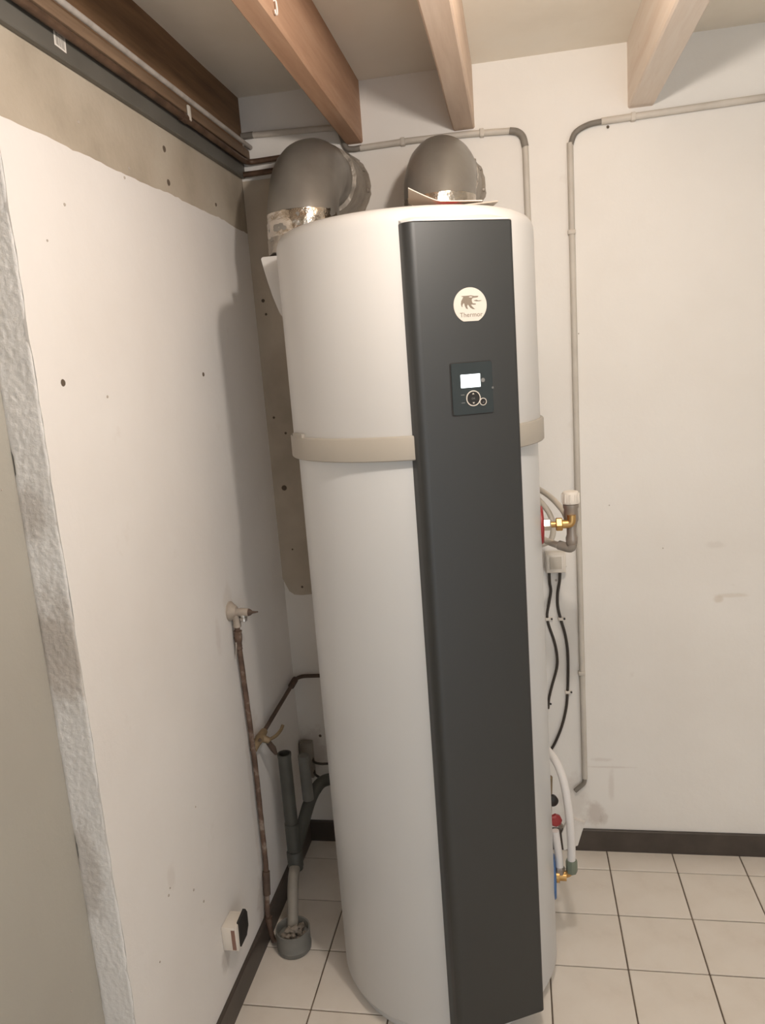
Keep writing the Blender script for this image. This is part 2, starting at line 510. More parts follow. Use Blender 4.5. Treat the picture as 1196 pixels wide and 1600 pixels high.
# left wall: mass, concrete thickening that ends towards the camera, plaster coat
YS = -1.151                           # where the thickening ends
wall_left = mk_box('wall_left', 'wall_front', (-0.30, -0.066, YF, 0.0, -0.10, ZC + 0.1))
struct(wall_left, 'left wall, white plaster with a rough end and bare concrete band above')
mk_box('concrete_band', 'concrete', (-0.066, -0.002, YS + 0.004, 0.0, -0.05, 2.20), wall_left)
rs = random.Random(11)
pts = [(0.0, -0.05), (YS + 0.006, -0.05)]
for k in range(60):                   # slightly uneven front arris
    pts.append((YS + rs.uniform(-.0015, .0025), 0.0 + k * 2.0 / 60))
for k in range(60):
    y = YS * (1 - k / 59.0)
    pts.append((y, 2.004 + 0.005 * noise.noise(Vector((y * 9, 1.7, 0))) + 0.003 * noise.noise(Vector((y * 40, 5, 0))) - 0.012 * (y > -0.25) * (y + 0.25) / 0.25))
mk_prism('plaster_coat', 'wall_left', pts, lambda a, b, d: Vector((d, a, b)), -0.0045, 0.0, wall_left)
# rough torn end face
bm = bmesh.new()
NX, NZ = 20, 560
grid = []
for i in range(NX + 1):
    col = []
    for k in range(NZ + 1):
        x = -0.066 + 0.066 * i / NX
        z = -0.01 + 2.21 * k / NZ
        p = Vector((x * 60, z * 60, 0))
        edge = min(i, NX - i) / 3.0
        h = noise.fractal(Vector((p.x * 2.6 + p.y * 0.9, p.y * 1.5, 0)), 0.8, 2.1, 4) * 0.0017 + noise.noise(p * 0.25) * 0.0015
        if i == 0:
            x += -0.002 + 0.007 * noise.noise(Vector((0, z * 14, 3))) + 0.003 * noise.noise(Vector((0, z * 60, 3)))
        if i == NX:
            x += -0.001 + 0.0015 * noise.noise(Vector((9, z * 40, 3)))
        col.append(bm.verts.new(Vector((x, YS - 0.001 - h * min(1, edge) + (0.002 if edge == 0 else 0), z))))
    grid.append(col)
for i in range(NX):
    for k in range(NZ):
        bm.faces.new((grid[i][k], grid[i + 1][k], grid[i + 1][k + 1], grid[i][k + 1]))
rough = finish('rough_end', bm, 'rough', wall_left, 180)
rs = random.Random(5)
for (y, z, r_) in [(-1.076, 1.594, .0065), (-0.936, 1.563, .0028), (-0.462, 1.594, .0055), (-0.532, 2.103, .0075), (-0.53, 2.031, .0075), (-0.9, 2.06, .003), (-0.99, 1.90, .003), (-0.75, 1.995, .003), (-0.72, 2.02, .003), (-0.24, 2.035, .005), (-0.86, 0.45, .003), (-0.80, 0.62, .002), (-0.97, 0.52, .003), (-0.96, 0.53, .002), (-1.06, 1.83, .002), (-1.04, 0.42, .002), (-0.82, 0.39, .003)]:
    x0 = -0.002 if z > 2.01 else 0.0
    mk_lathe('drill_hole', 'hole' if r_ > .004 else 'soot', [(0, r_), (0.0015, r_ * 0.85)], (x0, y, z), (1, 0, 0), wall_left, 10)
# mortar lumps and marks on the stepped-back face
for (y, z, r_) in [(-1.20, 0.42, .003), (-1.24, 0.41, .002), (-1.23, 0.52, .002), (-1.19, 1.43, .002)]:
    mk_lathe('drill_hole', 'soot', [(0, r_), (0.001, r_ * 0.8)], (-0.066, y, z), (1, 0, 0), wall_left, 8)

# dark plinth
HB = 0.074
bb = mk_prism('baseboard_back', 'plinth', [(0.0, 0), (-0.0095, 0), (-0.0095, HB - 0.003), (-0.007, HB), (0.0, HB)],
              lambda a, b, d: Vector((d, a, b)), 0.0, XR)
struct(bb, 'dark brown tile plinth along the foot of the back wall', 'baseboard')
bb2 = mk_prism('baseboard_left', 'plinth', [(0.0, 0), (0.0095, 0), (0.0095, HB - 0.003), (0.007, HB), (0.0, HB)],
               lambda a, b, d: Vector((a, d, b)), -0.010, YS)
struct(bb2, 'dark brown tile plinth along the foot of the left wall', 'baseboard')
mk_prism('plaster_lump', 'wall', [(0.855, 0.0), (0.90, 0.02), (0.915, 0.072), (0.925, 0.10), (0.875, 0.12), (0.85, 0.06)], back_face, 0.0, 0.013, wall_back)

# joists running towards the camera
def joist(x0, x1, z0, mat, label, seed):
    bm = bmesh.new()
    rr = random.Random(seed)
    n = 30
    rows = []
    for k in range(n + 1):
        y = -0.0 + (YF) * k / n
        wob = lambda s: 0.0025 * noise.noise(Vector((y * 3, s, seed)))
        ch = 0.004
        prof = [(x0 + wob(1), ZC), (x0 + wob(1), z0 + ch + wob(2)), (x0 + ch + wob(1), z0 + wob(2)), (x1 - ch + wob(3), z0 + wob(4)), (x1 + wob(3), z0 + ch + wob(4)), (x1 + wob(3), ZC)]
        rows.append([bm.verts.new((a, y, b)) for a, b in prof])
    for A, B_ in zip(rows, rows[1:]):
        for k in range(6):
            bm.faces.new((A[k], A[(k + 1) % 6], B_[(k + 1) % 6], B_[k]))
    bm.faces.new(rows[0]); bm.faces.new(rows[-1][::-1])
    o = finish('ceiling_joist', bm, mat, None, 30)
    tag(o, label, 'joist', 'ceiling joists')
    return o
joist(-0.066, 0.010, 2.205, 'joist_dark', 'dark brown joist lying along the top of the left wall', 1)
j1 = joist(0.316, 0.365, 2.205, 'joist', 'orange-brown pine joist above the left air duct, with white hook', 2)
joist(0.622, 0.681, 2.205, 'joist_mid', 'pine joist ending above the right air duct', 3)
joist(1.088, 1.154, 2.205, 'joist_pale', 'pale pinkish joist at the top right, clear of the ducts', 4)
# small white hook on the first joist
mk_tube('hook', 'white_steel', smooth_path([(0.3655, -0.825, 2.238), (0.370, -0.825, 2.236), (0.371, -0.825, 2.219), (0.371, -0.829, 2.213), (0.371, -0.836, 2.212), (0.371, -0.840, 2.217)]), 0.0016, j1, 8)

# ================================================================== water heater
CX, CY = 0.528, -0.489
RL, RU, RB = 0.282, 0.289, 0.2965
heater = thing('water_heater', 'tall white cylindrical heat pump water heater with graphite front panel', 'water heater', (CX, CY, 0))
cyl_o = (CX, CY, 0)
mk_lathe('base_ring', 'enamel_low', [(0.0, 0.262), (0.004, 0.266), (0.040, 0.268), (0.042, 0.26)], cyl_o, parent=heater, seg=96)
mk_lathe('lower_body', 'enamel_low', [(0.028, 0.262), (0.030, RL - 0.010), (0.034, RL - 0.003), (0.042, RL), (1.41, RL)], cyl_o, parent=heater, seg=128)
mk_lathe('upper_shell', 'enamel', [(1.41, RU - 0.004), (1.43, RU), (1.846, RU), (1.856, RU - 0.0012), (1.866, RU - 0.005), (1.874, RU - 0.012), (1.879, RU - 0.022), (1.882, RU - 0.04), (1.884, 0.20), (1.884, 0.0)], cyl_o, parent=heater, seg=128)
mk_lathe('grey_strap', 'strap', [(1.393, RL - 0.004), (1.391, RB - 0.002), (1.393, RB), (1.438, RB), (1.4405, RB - 0.002), (1.441, RU - 0.004)], cyl_o, parent=heater, seg=128, cap=False)
# little clip slot at the left end of the strap
def on_tank(ang, r, z):
    return Vector((CX + r * math.cos(R(ang)), CY + r * math.sin(R(ang)), z))
bm = bmesh.new()
A = [on_tank(a, RB + 0.0005, z) for z in (1.4395, 1.4485) for a in (-152, -146, -140)]
Bv = [on_tank(a, RU - 0.001, z) for z in (1.4395, 1.4485) for a in (-152, -146, -140)]
va = [bm.verts.new(p) for p in A]; vb = [bm.verts.new(p) for p in Bv]
for q in ((0, 1, 4, 3), (1, 2, 5, 4)):
    bm.faces.new([va[i] for i in q]); bm.faces.new([vb[i] for i in q][::-1])
for q in ((0, 1), (1, 2), (2, 5), (5, 4), (4, 3), (3, 0)):
    bm.faces.new((va[q[0]], va[q[1]], vb[q[1]], vb[q[0]]))
finish('strap_clip', bm, 'strap', heater)

# front panel, in its own coordinates: s along the panel, d outwards, z up
PH = R(27.0)
PN = Vector((math.sin(PH), -math.cos(PH), 0)); PT = Vector((math.cos(PH), math.sin(PH), 0))
PD = 0.30
def pan(s, z, d=0.0):
    return Vector((CX, CY, 0)) + PN * (PD + d) + PT * s + Vector((0, 0, z))
def panel_profile(s0=-0.104, s1=0.1215, dep=0.0, rl=0.022, rr=0.008):
    prof = [(s0 - 0.004, -0.075)]
    for k in range(9):
        a = math.pi - (math.pi / 2) * k / 8
        prof.append((s0 + rl + rl * math.cos(a), dep - rl + rl * math.sin(a)))
    for k in range(6):
        a = math.pi / 2 - (math.pi / 2) * k / 5
        prof.append((s1 - rr + rr * math.cos(a), dep - rr + rr * math.sin(a)))
    prof.append((s1 + 0.002, -0.075))
    return prof
bm = bmesh.new()
prof = panel_profile()
n = len(prof)
zs = [0.047, 0.049, 1.8415, 1.8435]
rows = []
for k, z in enumerate(zs):
    sh = 0.0015 if k in (0, 3) else 0.0
    rows.append([bm.verts.new(pan(s * (1 - sh * 4), z, d - sh)) for s, d in prof])
for A, B_ in zip(rows, rows[1:]):
    for k in range(n - 1):
        bm.faces.new((A[k], A[k + 1], B_[k + 1], B_[k]))
    bm.faces.new((A[n - 1], A[0], B_[0], B_[n - 1]))
f0 = bm.faces.new(rows[0]); f1 = bm.faces.new(rows[-1][::-1])
bm.normal_update()
bmesh.ops.triangulate(bm, faces=[f0, f1])
finish('front_panel', bm, 'graphite', heater, 35)
# white sloping lid between the panel top and the shell
bm = bmesh.new()
rows = [[], [], [], [], []]
NS = 24
for k in range(NS + 1):
    s_ = -0.1035 + (0.121 + 0.1035) * k / NS
    u_ = (s_ - 0.009) / 0.1125
    fr_ = 0.0008 - (0.020 * max(0.0, (-0.082 - s_) / 0.022) ** 2) - (0.006 * max(0.0, (s_ - 0.115) / 0.006) ** 2)
    hh = 0.004 + 0.012 * (1 - u_ * u_)
    for r_, (d_, z_) in enumerate(((-0.06, 1.8436), (fr_, 1.8436), (fr_, 1.8466), (fr_ - 0.0025, 1.8472), (-0.040, 1.8472 + hh * 1.6))):
        rows[r_].append(bm.verts.new(pan(s_, z_, d_)))
for A, B_ in zip(rows, rows[1:] + rows[:1]):
    for k in range(NS):
        bm.faces.new((A[k], A[k + 1], B_[k + 1], B_[k]))
bm.faces.new([r_[0] for r_ in rows]); bm.faces.new([r_[-1] for r_ in rows][::-1])
finish('panel_top_cap', bm, 'enamel', heater, 30)

# round badge with flat foot, dragon emblem and lettering
bc, bz, brd = 0.0217, 1.6845, 0.0350
outl = []
for k in range(49):
    a = R(-90 + 26.5) + R(360 - 53) * k / 48
    outl.append((bc + brd * math.cos(a), bz + 0.0005 + brd * 0.965 * math.sin(a)))
P3 = lambda a, b, d: pan(a, b, d)
badge = mk_prism('brand_badge', 'badge', outl, P3, -0.001, 0.0012, heater)
badge['label'] = 'cream round badge with grey dragon head'
HEAD = [(0.00296, 1.70291), (0.01288, 1.70302), (0.02411, 1.70362), (0.03025, 1.70201), (0.03963, 1.70181), (0.03824, 1.69942), (0.03383, 1.69895), (0.02882, 1.69874), (0.02598, 1.6972), (0.02509, 1.69468), (0.02565, 1.69131), (0.02698, 1.68846), (0.03381, 1.68735), (0.0331, 1.68593), (0.02808, 1.68584), (0.02499, 1.68632), (0.02305, 1.6853), (0.02657, 1.68122), (0.03135, 1.67707), (0.02637, 1.67765), (0.02152, 1.68035), (0.01804, 1.68499), (0.01628, 1.68674), (0.01481, 1.68291), (0.01638, 1.67782), (0.01272, 1.67911), (0.00991, 1.68427), (0.00918, 1.68875), (0.00711, 1.68941), (0.00502, 1.68562), (0.00518, 1.68205), (0.00303, 1.68349), (0.00206, 1.68799), (0.00301, 1.69349), (0.00575, 1.6978), (0.00778, 1.70081)]
EYE = [(0.01896, 1.70086), (0.02275, 1.70179), (0.02706, 1.70082), (0.02511, 1.69935), (0.02138, 1.69952)]
TONGUE = [(0.02915, 1.6936), (0.03485, 1.69478), (0.03977, 1.6931), (0.04736, 1.69386), (0.04222, 1.69187), (0.03469, 1.692)]
mk_prism('emblem_head', 'ink', HEAD, P3, 0.0008, 0.0017, badge)
mk_prism('emblem_eye', 'badge', EYE, P3, 0.0010, 0.0020, badge)
mk_prism('emblem_tongue', 'ink', TONGUE, P3, 0.0008, 0.0017, badge)

def lettering(name, text, mat, s, z, width, parent, d=0.0012, bold=0.0):
    cu = bpy.data.curves.new(name, 'FONT')
    cu.body = text
    cu.size = 1.0
    cu.extrude = 0.02
    cu.offset = bold
    cu.space_character = 1.06
    tmp = bpy.data.objects.new(name, cu)
    COL.objects.link(tmp)
    bpy.context.view_layer.update()
    dg = bpy.context.evaluated_depsgraph_get()
    me = bpy.data.meshes.new_from_object(tmp.evaluated_get(dg))
    bpy.data.objects.remove(tmp)
    bpy.data.curves.remove(cu)
    xs_ = [v.co.x for v in me.vertices]
    x0, x1 = min(xs_), max(xs_)
    k = width / (x1 - x0)
    for v in me.vertices:
        v.co = pan(s + (v.co.x - x0) * k, z + v.co.y * k, d + v.co.z * 0.01)
    me.materials.clear()
    me.materials.append(M[mat])
    o = bpy.data.objects.new(name, me)
    COL.objects.link(o)
    o.parent = parent
    o.matrix_parent_inverse = Matrix.Translation(-parent.location)
    return o
lettering('lettering', 'Thermor', 'ink', -0.0012, 1.6630, 0.0480, badge, 0.0014)

# control unit
def prect(s0, s1, z0, z1, r=0.003, k=4):
    out = []
    for (cx, cz, a0) in ((s1 - r, z1 - r, 0), (s0 + r, z1 - r, 90), (s0 + r, z0 + r, 180), (s1 - r, z0 + r, 270)):
        for q in range(k + 1):
            a = R(a0 + 90 * q / k)
            out.append((cx + r * math.cos(a), cz + r * math.sin(a)))
    return out
mk_prism('display_recess', 'black', prect(-0.0295, 0.0620, 1.4722, 1.5772, 0.005), P3, -0.002, 0.0006, heater)
ctrl = mk_prism('control_display', 'disp_black', prect(-0.0268, 0.0608, 1.4745, 1.5755, 0.004), P3, -0.001, 0.0026, heater)
ctrl['label'] = 'glossy black control unit with lit white screen'
mk_prism('screen', 'screen', prect(-0.0077, 0.0342, 1.5269, 1.5527, 0.0006), P3, 0.002, 0.0031, ctrl)
def ring2(name, mat, s, z, ro, ri, d0, d1, parent):
    bm = bmesh.new()
    seg = 40
    V = []
    for d in (d0, d1):
        for rr in (ro, ri):
            V.append([bm.verts.new(pan(s + rr * math.cos(2 * math.pi * k / seg), z + rr * math.sin(2 * math.pi * k / seg), d)) for k in range(seg)])
    for k in range(seg):
        q = (k + 1) % seg
        bm.faces.new((V[0][k], V[0][q], V[2][q], V[2][k]))
        bm.faces.new((V[1][q], V[1][k], V[3][k], V[3][q]))
        bm.faces.new((V[2][k], V[2][q], V[3][q], V[3][k]))
    return finish(name, bm, mat, parent)
def disc2(name, mat, s, z, r_, d0, d1, parent, k=28):
    return mk_prism(name, mat, [(s + r_ * math.cos(2 * math.pi * i / k), z + r_ * math.sin(2 * math.pi * i / k)) for i in range(k)], P3, d0, d1, parent)
disc2('navigation_dial', 'dial', 0.0172, 1.5052, 0.0140, 0.002, 0.0036, ctrl)
ring2('dial_ring', 'ring_white', 0.0172, 1.5052, 0.0155, 0.0136, 0.002, 0.0042, ctrl)
mk_prism('up_arrow', 'ring_white', [(0.0148, 1.5130), (0.0196, 1.5130), (0.0172, 1.5162)], P3, 0.003, 0.0040, ctrl)
mk_prism('down_arrow', 'ring_white', [(0.0148, 1.4973), (0.0172, 1.4941), (0.0196, 1.4973)], P3, 0.003, 0.0040, ctrl)
lettering('ok_mark', 'OK', 'grey_print', 0.0134, 1.5030, 0.0078, ctrl, 0.0036)
disc2('power_button', 'dial', 0.0379, 1.4969, 0.0062, 0.002, 0.0036, ctrl)
ring2('power_ring', 'ring_white', 0.0379, 1.4969, 0.0075, 0.0062, 0.002, 0.0040, ctrl)
mk_prism('power_mark', 'grey_print', [(0.0363, 1.4950), (0.0395, 1.4950), (0.0395, 1.4985), (0.0387, 1.4960), (0.0371, 1.4960)], P3, 0.003, 0.0040, ctrl)
disc2('menu_button', 'grey_print', 0.0400, 1.5394, 0.0041, 0.002, 0.0034, ctrl)
mk_prism('printed_line', 'grey_print', [(-0.0088, 1.5128), (-0.0012, 1.5128), (-0.0012, 1.5140), (-0.0088, 1.5140)], P3, 0.002, 0.0029, ctrl)
mk_prism('printed_line', 'grey_print', [(-0.0086, 1.4972), (-0.0010, 1.4972), (-0.0010, 1.4982), (-0.0086, 1.4982)], P3, 0.002, 0.0029, ctrl)
disc2('status_light', 'grey_print', 0.0604, 1.5229, 0.0022, -0.001, 0.0034, ctrl)

# white air hood that carries the duct collars behind the upper shell
mk_prism('air_hood', 'enamel', [(0.159, 1.862), (0.163, 1.866), (0.46, 1.866), (0.46, 1.66), (0.27, 1.66), (0.215, 1.695), (0.193, 1.731), (0.178, 1.775), (0.166, 1.825)],
         lambda a, b, d: Vector((a, d, b)), -0.40, -0.245, heater)

# hot and cold collars
def side_point(ang):
    return Vector((CX + RL * math.cos(R(ang)), CY + RL * math.sin(R(ang)), 0))
hx = side_point(4.0)
red = mk_lathe('hot_collar', 'red', [(-0.012, 0.046), (0.003, 0.046), (0.0065, 0.042), (0.008, 0.02)], (hx.x, hx.y, 1.181), (1, 0, 0), heater, 40)
red['label'] = 'red plastic collar of the hot outlet'
cxp = side_point(6.0)
blue = mk_lathe('cold_collar', 'blue', [(-0.016, 0.056), (0.003, 0.056), (0.0065, 0.052), (0.008, 0.02)], (cxp.x, cxp.y, 0.232), (1, 0, 0), heater, 40)
blue['label'] = 'blue plastic collar of the cold inlet'

# ================================================================== air ducts
def duct(x0, x1, label, seed, y0=-0.335, r_=0.089, zc=2.078, br=0.155, zbase=1.872):
    t = thing('air_duct', label, 'duct', (x0, y0, zbase), 'air ducts on the heater')
    rs_ = random.Random(seed)
    pts = [Vector((x0, y0, zbase + 0.03 + (zc - br - zbase - 0.03) * k / 4)) for k in range(5)]
    for k in range(1, 19):
        a = (math.pi / 2) * k / 18
        pts.append(Vector((x0 + (x1 - x0) * 0.5 * k / 18, y0 + br - br * math.cos(a), zc - br + br * math.sin(a))))
    ye = pts[-1].y
    for k in range(1, 7):
        pts.append(Vector((x0 + (x1 - x0) * (0.5 + 0.5 * k / 6), ye + (-0.004 - ye) * k / 6, zc)))
    bm = bmesh.new()
    seg = 56
    fr = frames(pts)
    rings = []
    for i, (p, (u, v)) in enumerate(zip(pts, fr)):
        ring = []
        for k in range(seg):
            a = 2 * math.pi * k / seg
            d = u * math.cos(a) + v * math.sin(a)
            q = p + d * r_
            w = noise.noise(q * 11 + Vector((seed * 3, 0, 0))) * 0.0035 + noise.noise(q * 34) * 0.0012
            if i > 21:
                w += 0.003 * math.sin(i * 2.1) + noise.noise(q * 50) * 0.003
            ring.append(bm.verts.new(q + d * w))
        rings.append(ring)
    for A, B_ in zip(rings, rings[1:]):
        for k in range(seg):
            bm.faces.new((A[k], A[(k + 1) % seg], B_[(k + 1) % seg], B_[k]))
    bm.faces.new(rings[0][::-1]); bm.faces.new(rings[-1])
    finish('elbow', bm, 'duct', t, 60)
    # crumpled shiny foil wrapped round the foot
    def foil_band(name, z0, z1, ro, mat, amp, nz=14):
        bm = bmesh.new()
        seg = 80
        rows_ = []
        for i in range(nz + 1):
            z = z0 + (z1 - z0) * i / nz
            row = []
            for k in range(seg):
                a = 2 * math.pi * k / seg
                p = Vector((math.cos(a) * 4, math.sin(a) * 4, z * 45))
                rr = ro + amp * noise.noise(p + Vector((seed, 0, 0))) + amp * 0.6 * abs(noise.noise(p * 2.7))
                zz = z + (0.004 * noise.noise(Vector((math.cos(a) * 5, math.sin(a) * 5, seed + (0 if i == 0 else 9)))) if i in (0, nz) else 0)
                row.append(bm.verts.new((x0 + rr * math.cos(a), y0 + rr * math.sin(a), zz)))
            rows_.append(row)
        for A, B_ in zip(rows_, rows_[1:]):
            for k in range(seg):
                bm.faces.new((A[k], A[(k + 1) % seg], B_[(k + 1) % seg], B_[k]))
        bm.faces.new(rows_[0][::-1]); bm.faces.new(rows_[-1])
        return finish(name, bm, mat, t, 25)
    foil_band('foil_skirt', zbase, zbase + 0.038, r_ + 0.002, 'foil_dull', 0.005)
    foil_band('foil_tape', zbase + 0.034, zbase + 0.075, r_ + 0.0015, 'foil', 0.003)
    foil_band('foil_cuff', zbase + 0.073, zbase + 0.094, r_ + 0.0002, 'foil', 0.002, 6)
    # wrinkled foil sleeve over the last stretch
    bm = bmesh.new()
    seg = 64
    rows_ = []
    for i in range(13):
        yy = -0.135 + 0.129 * i / 12
        row = []
        for k in range(seg):
            a = 2 * math.pi * k / seg
            q = r_ + 0.004 + 0.006 * i / 12 + 0.0035 * noise.noise(Vector((math.cos(a) * 3, math.sin(a) * 3, yy * 60 + seed))) + 0.002 * noise.noise(Vector((math.cos(a) * 9, math.sin(a) * 9, yy * 140)))
            if i == 0:
                q = r_ - 0.006
            if i == 1:
                yy = -0.134
            row.append(bm.verts.new((x1 + q * math.cos(a), yy + (0.006 * noise.noise(Vector((a * 3, seed, 0))) if i == 0 else 0), zc + q * math.sin(a))))
        rows_.append(row)
    for A, B_ in zip(rows_, rows_[1:]):
        for k in range(seg):
            bm.faces.new((A[k], A[(k + 1) % seg], B_[(k + 1) % seg], B_[k]))
    finish('foil_sleeve', bm, 'foil_dull', t, 50)
    # ragged sealing collar at the wall
    bm = bmesh.new()
    seg = 64
    rows_ = []
    for (yy, rr) in ((-0.030, r_ + 0.004), (-0.022, r_ + 0.009), (-0.012, r_ + 0.012), (-0.004, r_ + 0.017), (0.0, r_ + 0.012)):
        row = []
        for k in range(seg):
            a = 2 * math.pi * k / seg
            q = rr + (0.005 * rs_.random() if rr > r_ + 0.003 else 0.002 * rs_.random())
            row.append(bm.verts.new((x1 + q * math.cos(a), yy + 0.004 * rs_.random() * (yy < -0.002), zc + q * math.sin(a))))
        rows_.append(row)
    for A, B_ in zip(rows_, rows_[1:]):
        for k in range(seg):
            bm.faces.new((A[k], A[(k + 1) % seg], B_[(k + 1) % seg], B_[k]))
    bm.faces.new(rows_[0]); bm.faces.new(rows_[-1][::-1])
    finish('sealing_collar', bm, 'foil_dull', t, 30)
    # a few loose tabs of tape standing off the collar
    for a in (25, 40, -8):
        p = Vector((x1 + (r_ + 0.012) * math.cos(R(a)), -0.012, zc + (r_ + 0.012) * math.sin(R(a))))
        bm = bmesh.new()
        box(bm, p.x - 0.006, p.x + 0.007, p.y - 0.006, p.y + 0.004, p.z - 0.005, p.z + 0.006, bev=0.002, seg=1)
        finish('tape_tab', bm, 'foil_dull', t)
    return t
duct(0.258, 0.270, 'grey foil elbow duct on the left, beneath the orange-brown joist', 2, zc=2.088)
duct(0.601, 0.598, 'grey foil elbow duct on the right, rising behind the front panel', 5, zc=2.055, r_=0.087)

# papers left lying on the heater, in front of the right duct
def sheet(name, mat, c, w, d, rot, curl, label, th=0.0008, lift=0.0):
    bm = bmesh.new()
    nx, ny = 14, 6
    top, bot = [], []
    for i in range(nx + 1):
        for j in range(ny + 1):
            a = (i / nx - 0.5) * w
            b = (j / ny - 0.5) * d
            z = curl(i / nx, j / ny)
            x = a * math.cos(rot) - b * math.sin(rot)
            y = a * math.sin(rot) + b * math.cos(rot)
            top.append(bm.verts.new((c[0] + x, c[1] + y, c[2] + z + th)))
            bot.append(bm.verts.new((c[0] + x, c[1] + y, c[2] + z)))
    idx = lambda i, j: i * (ny + 1) + j
    for i in range(nx):
        for j in range(ny):
            q = (idx(i, j), idx(i + 1, j), idx(i + 1, j + 1), idx(i, j + 1))
            bm.faces.new([top[k] for k in q]); bm.faces.new([bot[k] for k in q][::-1])
    rim = [idx(i, 0) for i in range(nx + 1)] + [idx(nx, j) for j in range(1, ny + 1)] + [idx(i, ny) for i in range(nx - 1, -1, -1)] + [idx(0, j) for j in range(ny - 1, 0, -1)]
    for a, b in zip(rim, rim[1:] + rim[:1]):
        bm.faces.new((top[a], top[b], bot[b], bot[a]))
    o = finish(name, bm, mat, None, 60)
    return tag(o, label, 'paper')
sheet('leaflet', 'paper', (0.632, -0.585, 1.8852), 0.15, 0.10, R(8), lambda u, v: 0.034 * max(0, 0.42 - u) ** 1.2 * 2.2 + 0.010 * (1 - v) * (1 - u) + 0.012, 'cream folded leaflet curling up on top of the heater', th=0.002)
sheet('leaflet', 'paper_red', (0.640, -0.628, 1.8848), 0.050, 0.06, R(14), lambda u, v: 0.003 + 0.008 * v * u, 'red printed leaflet sandwiched under the cream one on the heater', th=0.003)
sheet('plastic_bag', 'film', (0.600, -0.555, 1.8846), 0.13, 0.13, R(-14), lambda u, v: 0.002 + 0.030 * max(0, 0.35 - u) + 0.006 * math.sin(7 * u + 4 * v) ** 2, 'crumpled greyish plastic sleeve sticking out left of the leaflets')
sheet('leaflet', 'film', (0.690, -0.600, 1.8850), 0.10, 0.05, R(16), lambda u, v: 0.004 + 0.006 * u, 'flat grey flyer at the right end of the papers on the heater', th=0.003)

# ================================================================== along the left wall, under the ceiling
rail = mk_prism('steel_rail', 'rail', [(0.0, 2.147), (0.010, 2.147), (0.012, 2.149), (0.012, 2.197), (0.010, 2.199), (0.0, 2.199)],
                lambda a, b, d: Vector((a, d, b)), YS, -0.012)
tag(rail, 'long grey steel rail with a barcode sticker along the left wall', 'rail')
st = mk_prism('barcode_sticker', 'barcode', [(-0.965, 2.166), (-0.937, 2.164), (-0.934, 2.193), (-0.962, 2.195)], lambda a, b, d: Vector((d, a, b)), 0.0115, 0.0125, rail)
st['label'] = 'small white barcode sticker'
mk_prism('sticker_border', 'white_steel', [(-0.969, 2.163), (-0.933, 2.161), (-0.930, 2.196), (-0.966, 2.198)], lambda a, b, d: Vector((d, a, b)), 0.0115, 0.0121, rail)

bt = mk_box('timber_batten', 'batten', (0.0102, 0.030, YS, -0.004, 2.197, 2.222), None, bev=0.003)
tag(bt, 'brown timber batten above the steel rail on the left wall', 'batten')

cp = thing('copper_pipe', 'brown copper pipe above the rail that turns along the back wall', 'pipe', (0.03, -0.02, 2.19), 'brown pipes in the upper corner')
mk_tube('pipe', 'copper', arc_path([(0.025, YS, 2.186), (0.025, -0.022, 2.186), (0.185, -0.022, 2.190)], 0.03), 0.0080, cp, 14)
mk_tube('coupling', 'copper', [(0.025, -0.475, 2.186), (0.025, -0.445, 2.186)], 0.0105, cp, 14)
mk_box('pipe_clip', 'conduit', (0.0305, 0.036, -0.452, -0.438, 2.182, 2.216), cp, bev=0.002)
cp2 = mk_tube('copper_pipe', 'copper', [(0.012, -0.022, 2.155), (0.05, -0.022, 2.155), (0.175, -0.022, 2.158)], 0.0080, None, 14)
tag(cp2, 'short brown pipe below the copper one, running behind the left duct', 'pipe', 'brown pipes in the upper corner')

dp = mk_tube('dusty_pipe', 'dusty', smooth_path([(0.037, YS, 2.224), (0.037, -0.75, 2.225), (0.037, -0.40, 2.226), (0.035, -0.006, 2.230)], 6), 0.0062, None, 12, jit=0.02)
tag(dp, 'dusty pale grey pipe tucked against the dark joist on the left', 'pipe')

# ================================================================== conduits on the back wall
def clip(x, y, z, parent, ax='x', r_=0.009, mat='conduit'):
    if ax == 'x':
        return mk_box('saddle_clip', mat, (x - 0.006, x + 0.006, -2 * r_ - 0.001, 0.0, z - r_ - 0.0015, z + r_ + 0.0015), parent, bev=0.002)
    return mk_box('saddle_clip', mat, (x - r_ - 0.0015, x + r_ + 0.0015, -2 * r_ - 0.001, 0.0, z - 0.006, z + 0.006), parent, bev=0.002)

c1 = thing('wiring_conduit', 'grey conduit passing behind both ducts and bending down right of the heater', 'conduit', (0.8, -0.01, 1.9), 'conduits on the back wall')
mk_tube('upper_run', 'conduit_pale', [(0.045, -0.009, 2.262), (0.302, -0.009, 2.252)], 0.0085, c1)
mk_tube('corner_end', 'conduit_dark', [(0.012, -0.010, 2.262), (0.048, -0.010, 2.262)], 0.0092, c1)
mk_tube('dip_bend', 'conduit_dark', smooth_path([(0.300, -0.009, 2.252), (0.308, -0.010, 2.225), (0.318, -0.010, 2.196), (0.338, -0.009, 2.190), (0.362, -0.009, 2.191)]), 0.0080, c1)
mk_tube('middle_run', 'conduit', [(0.358, -0.009, 2.190), (0.50, -0.009, 2.193), (0.66, -0.009, 2.191), (0.782, -0.009, 2.185)], 0.0085, c1)
mk_tube('corner_bend', 'conduit_dark', smooth_path([(0.775, -0.010, 2.1855), (0.796, -0.010, 2.180), (0.810, -0.010, 2.166), (0.816, -0.010, 2.140)]), 0.0093, c1)
mk_tube('down_run', 'conduit', [(0.816, -0.009, 2.146), (0.816, -0.009, 1.60)], 0.0085, c1)
clip(0.70, 0, 2.189, c1); clip(0.48, 0, 2.192, c1)

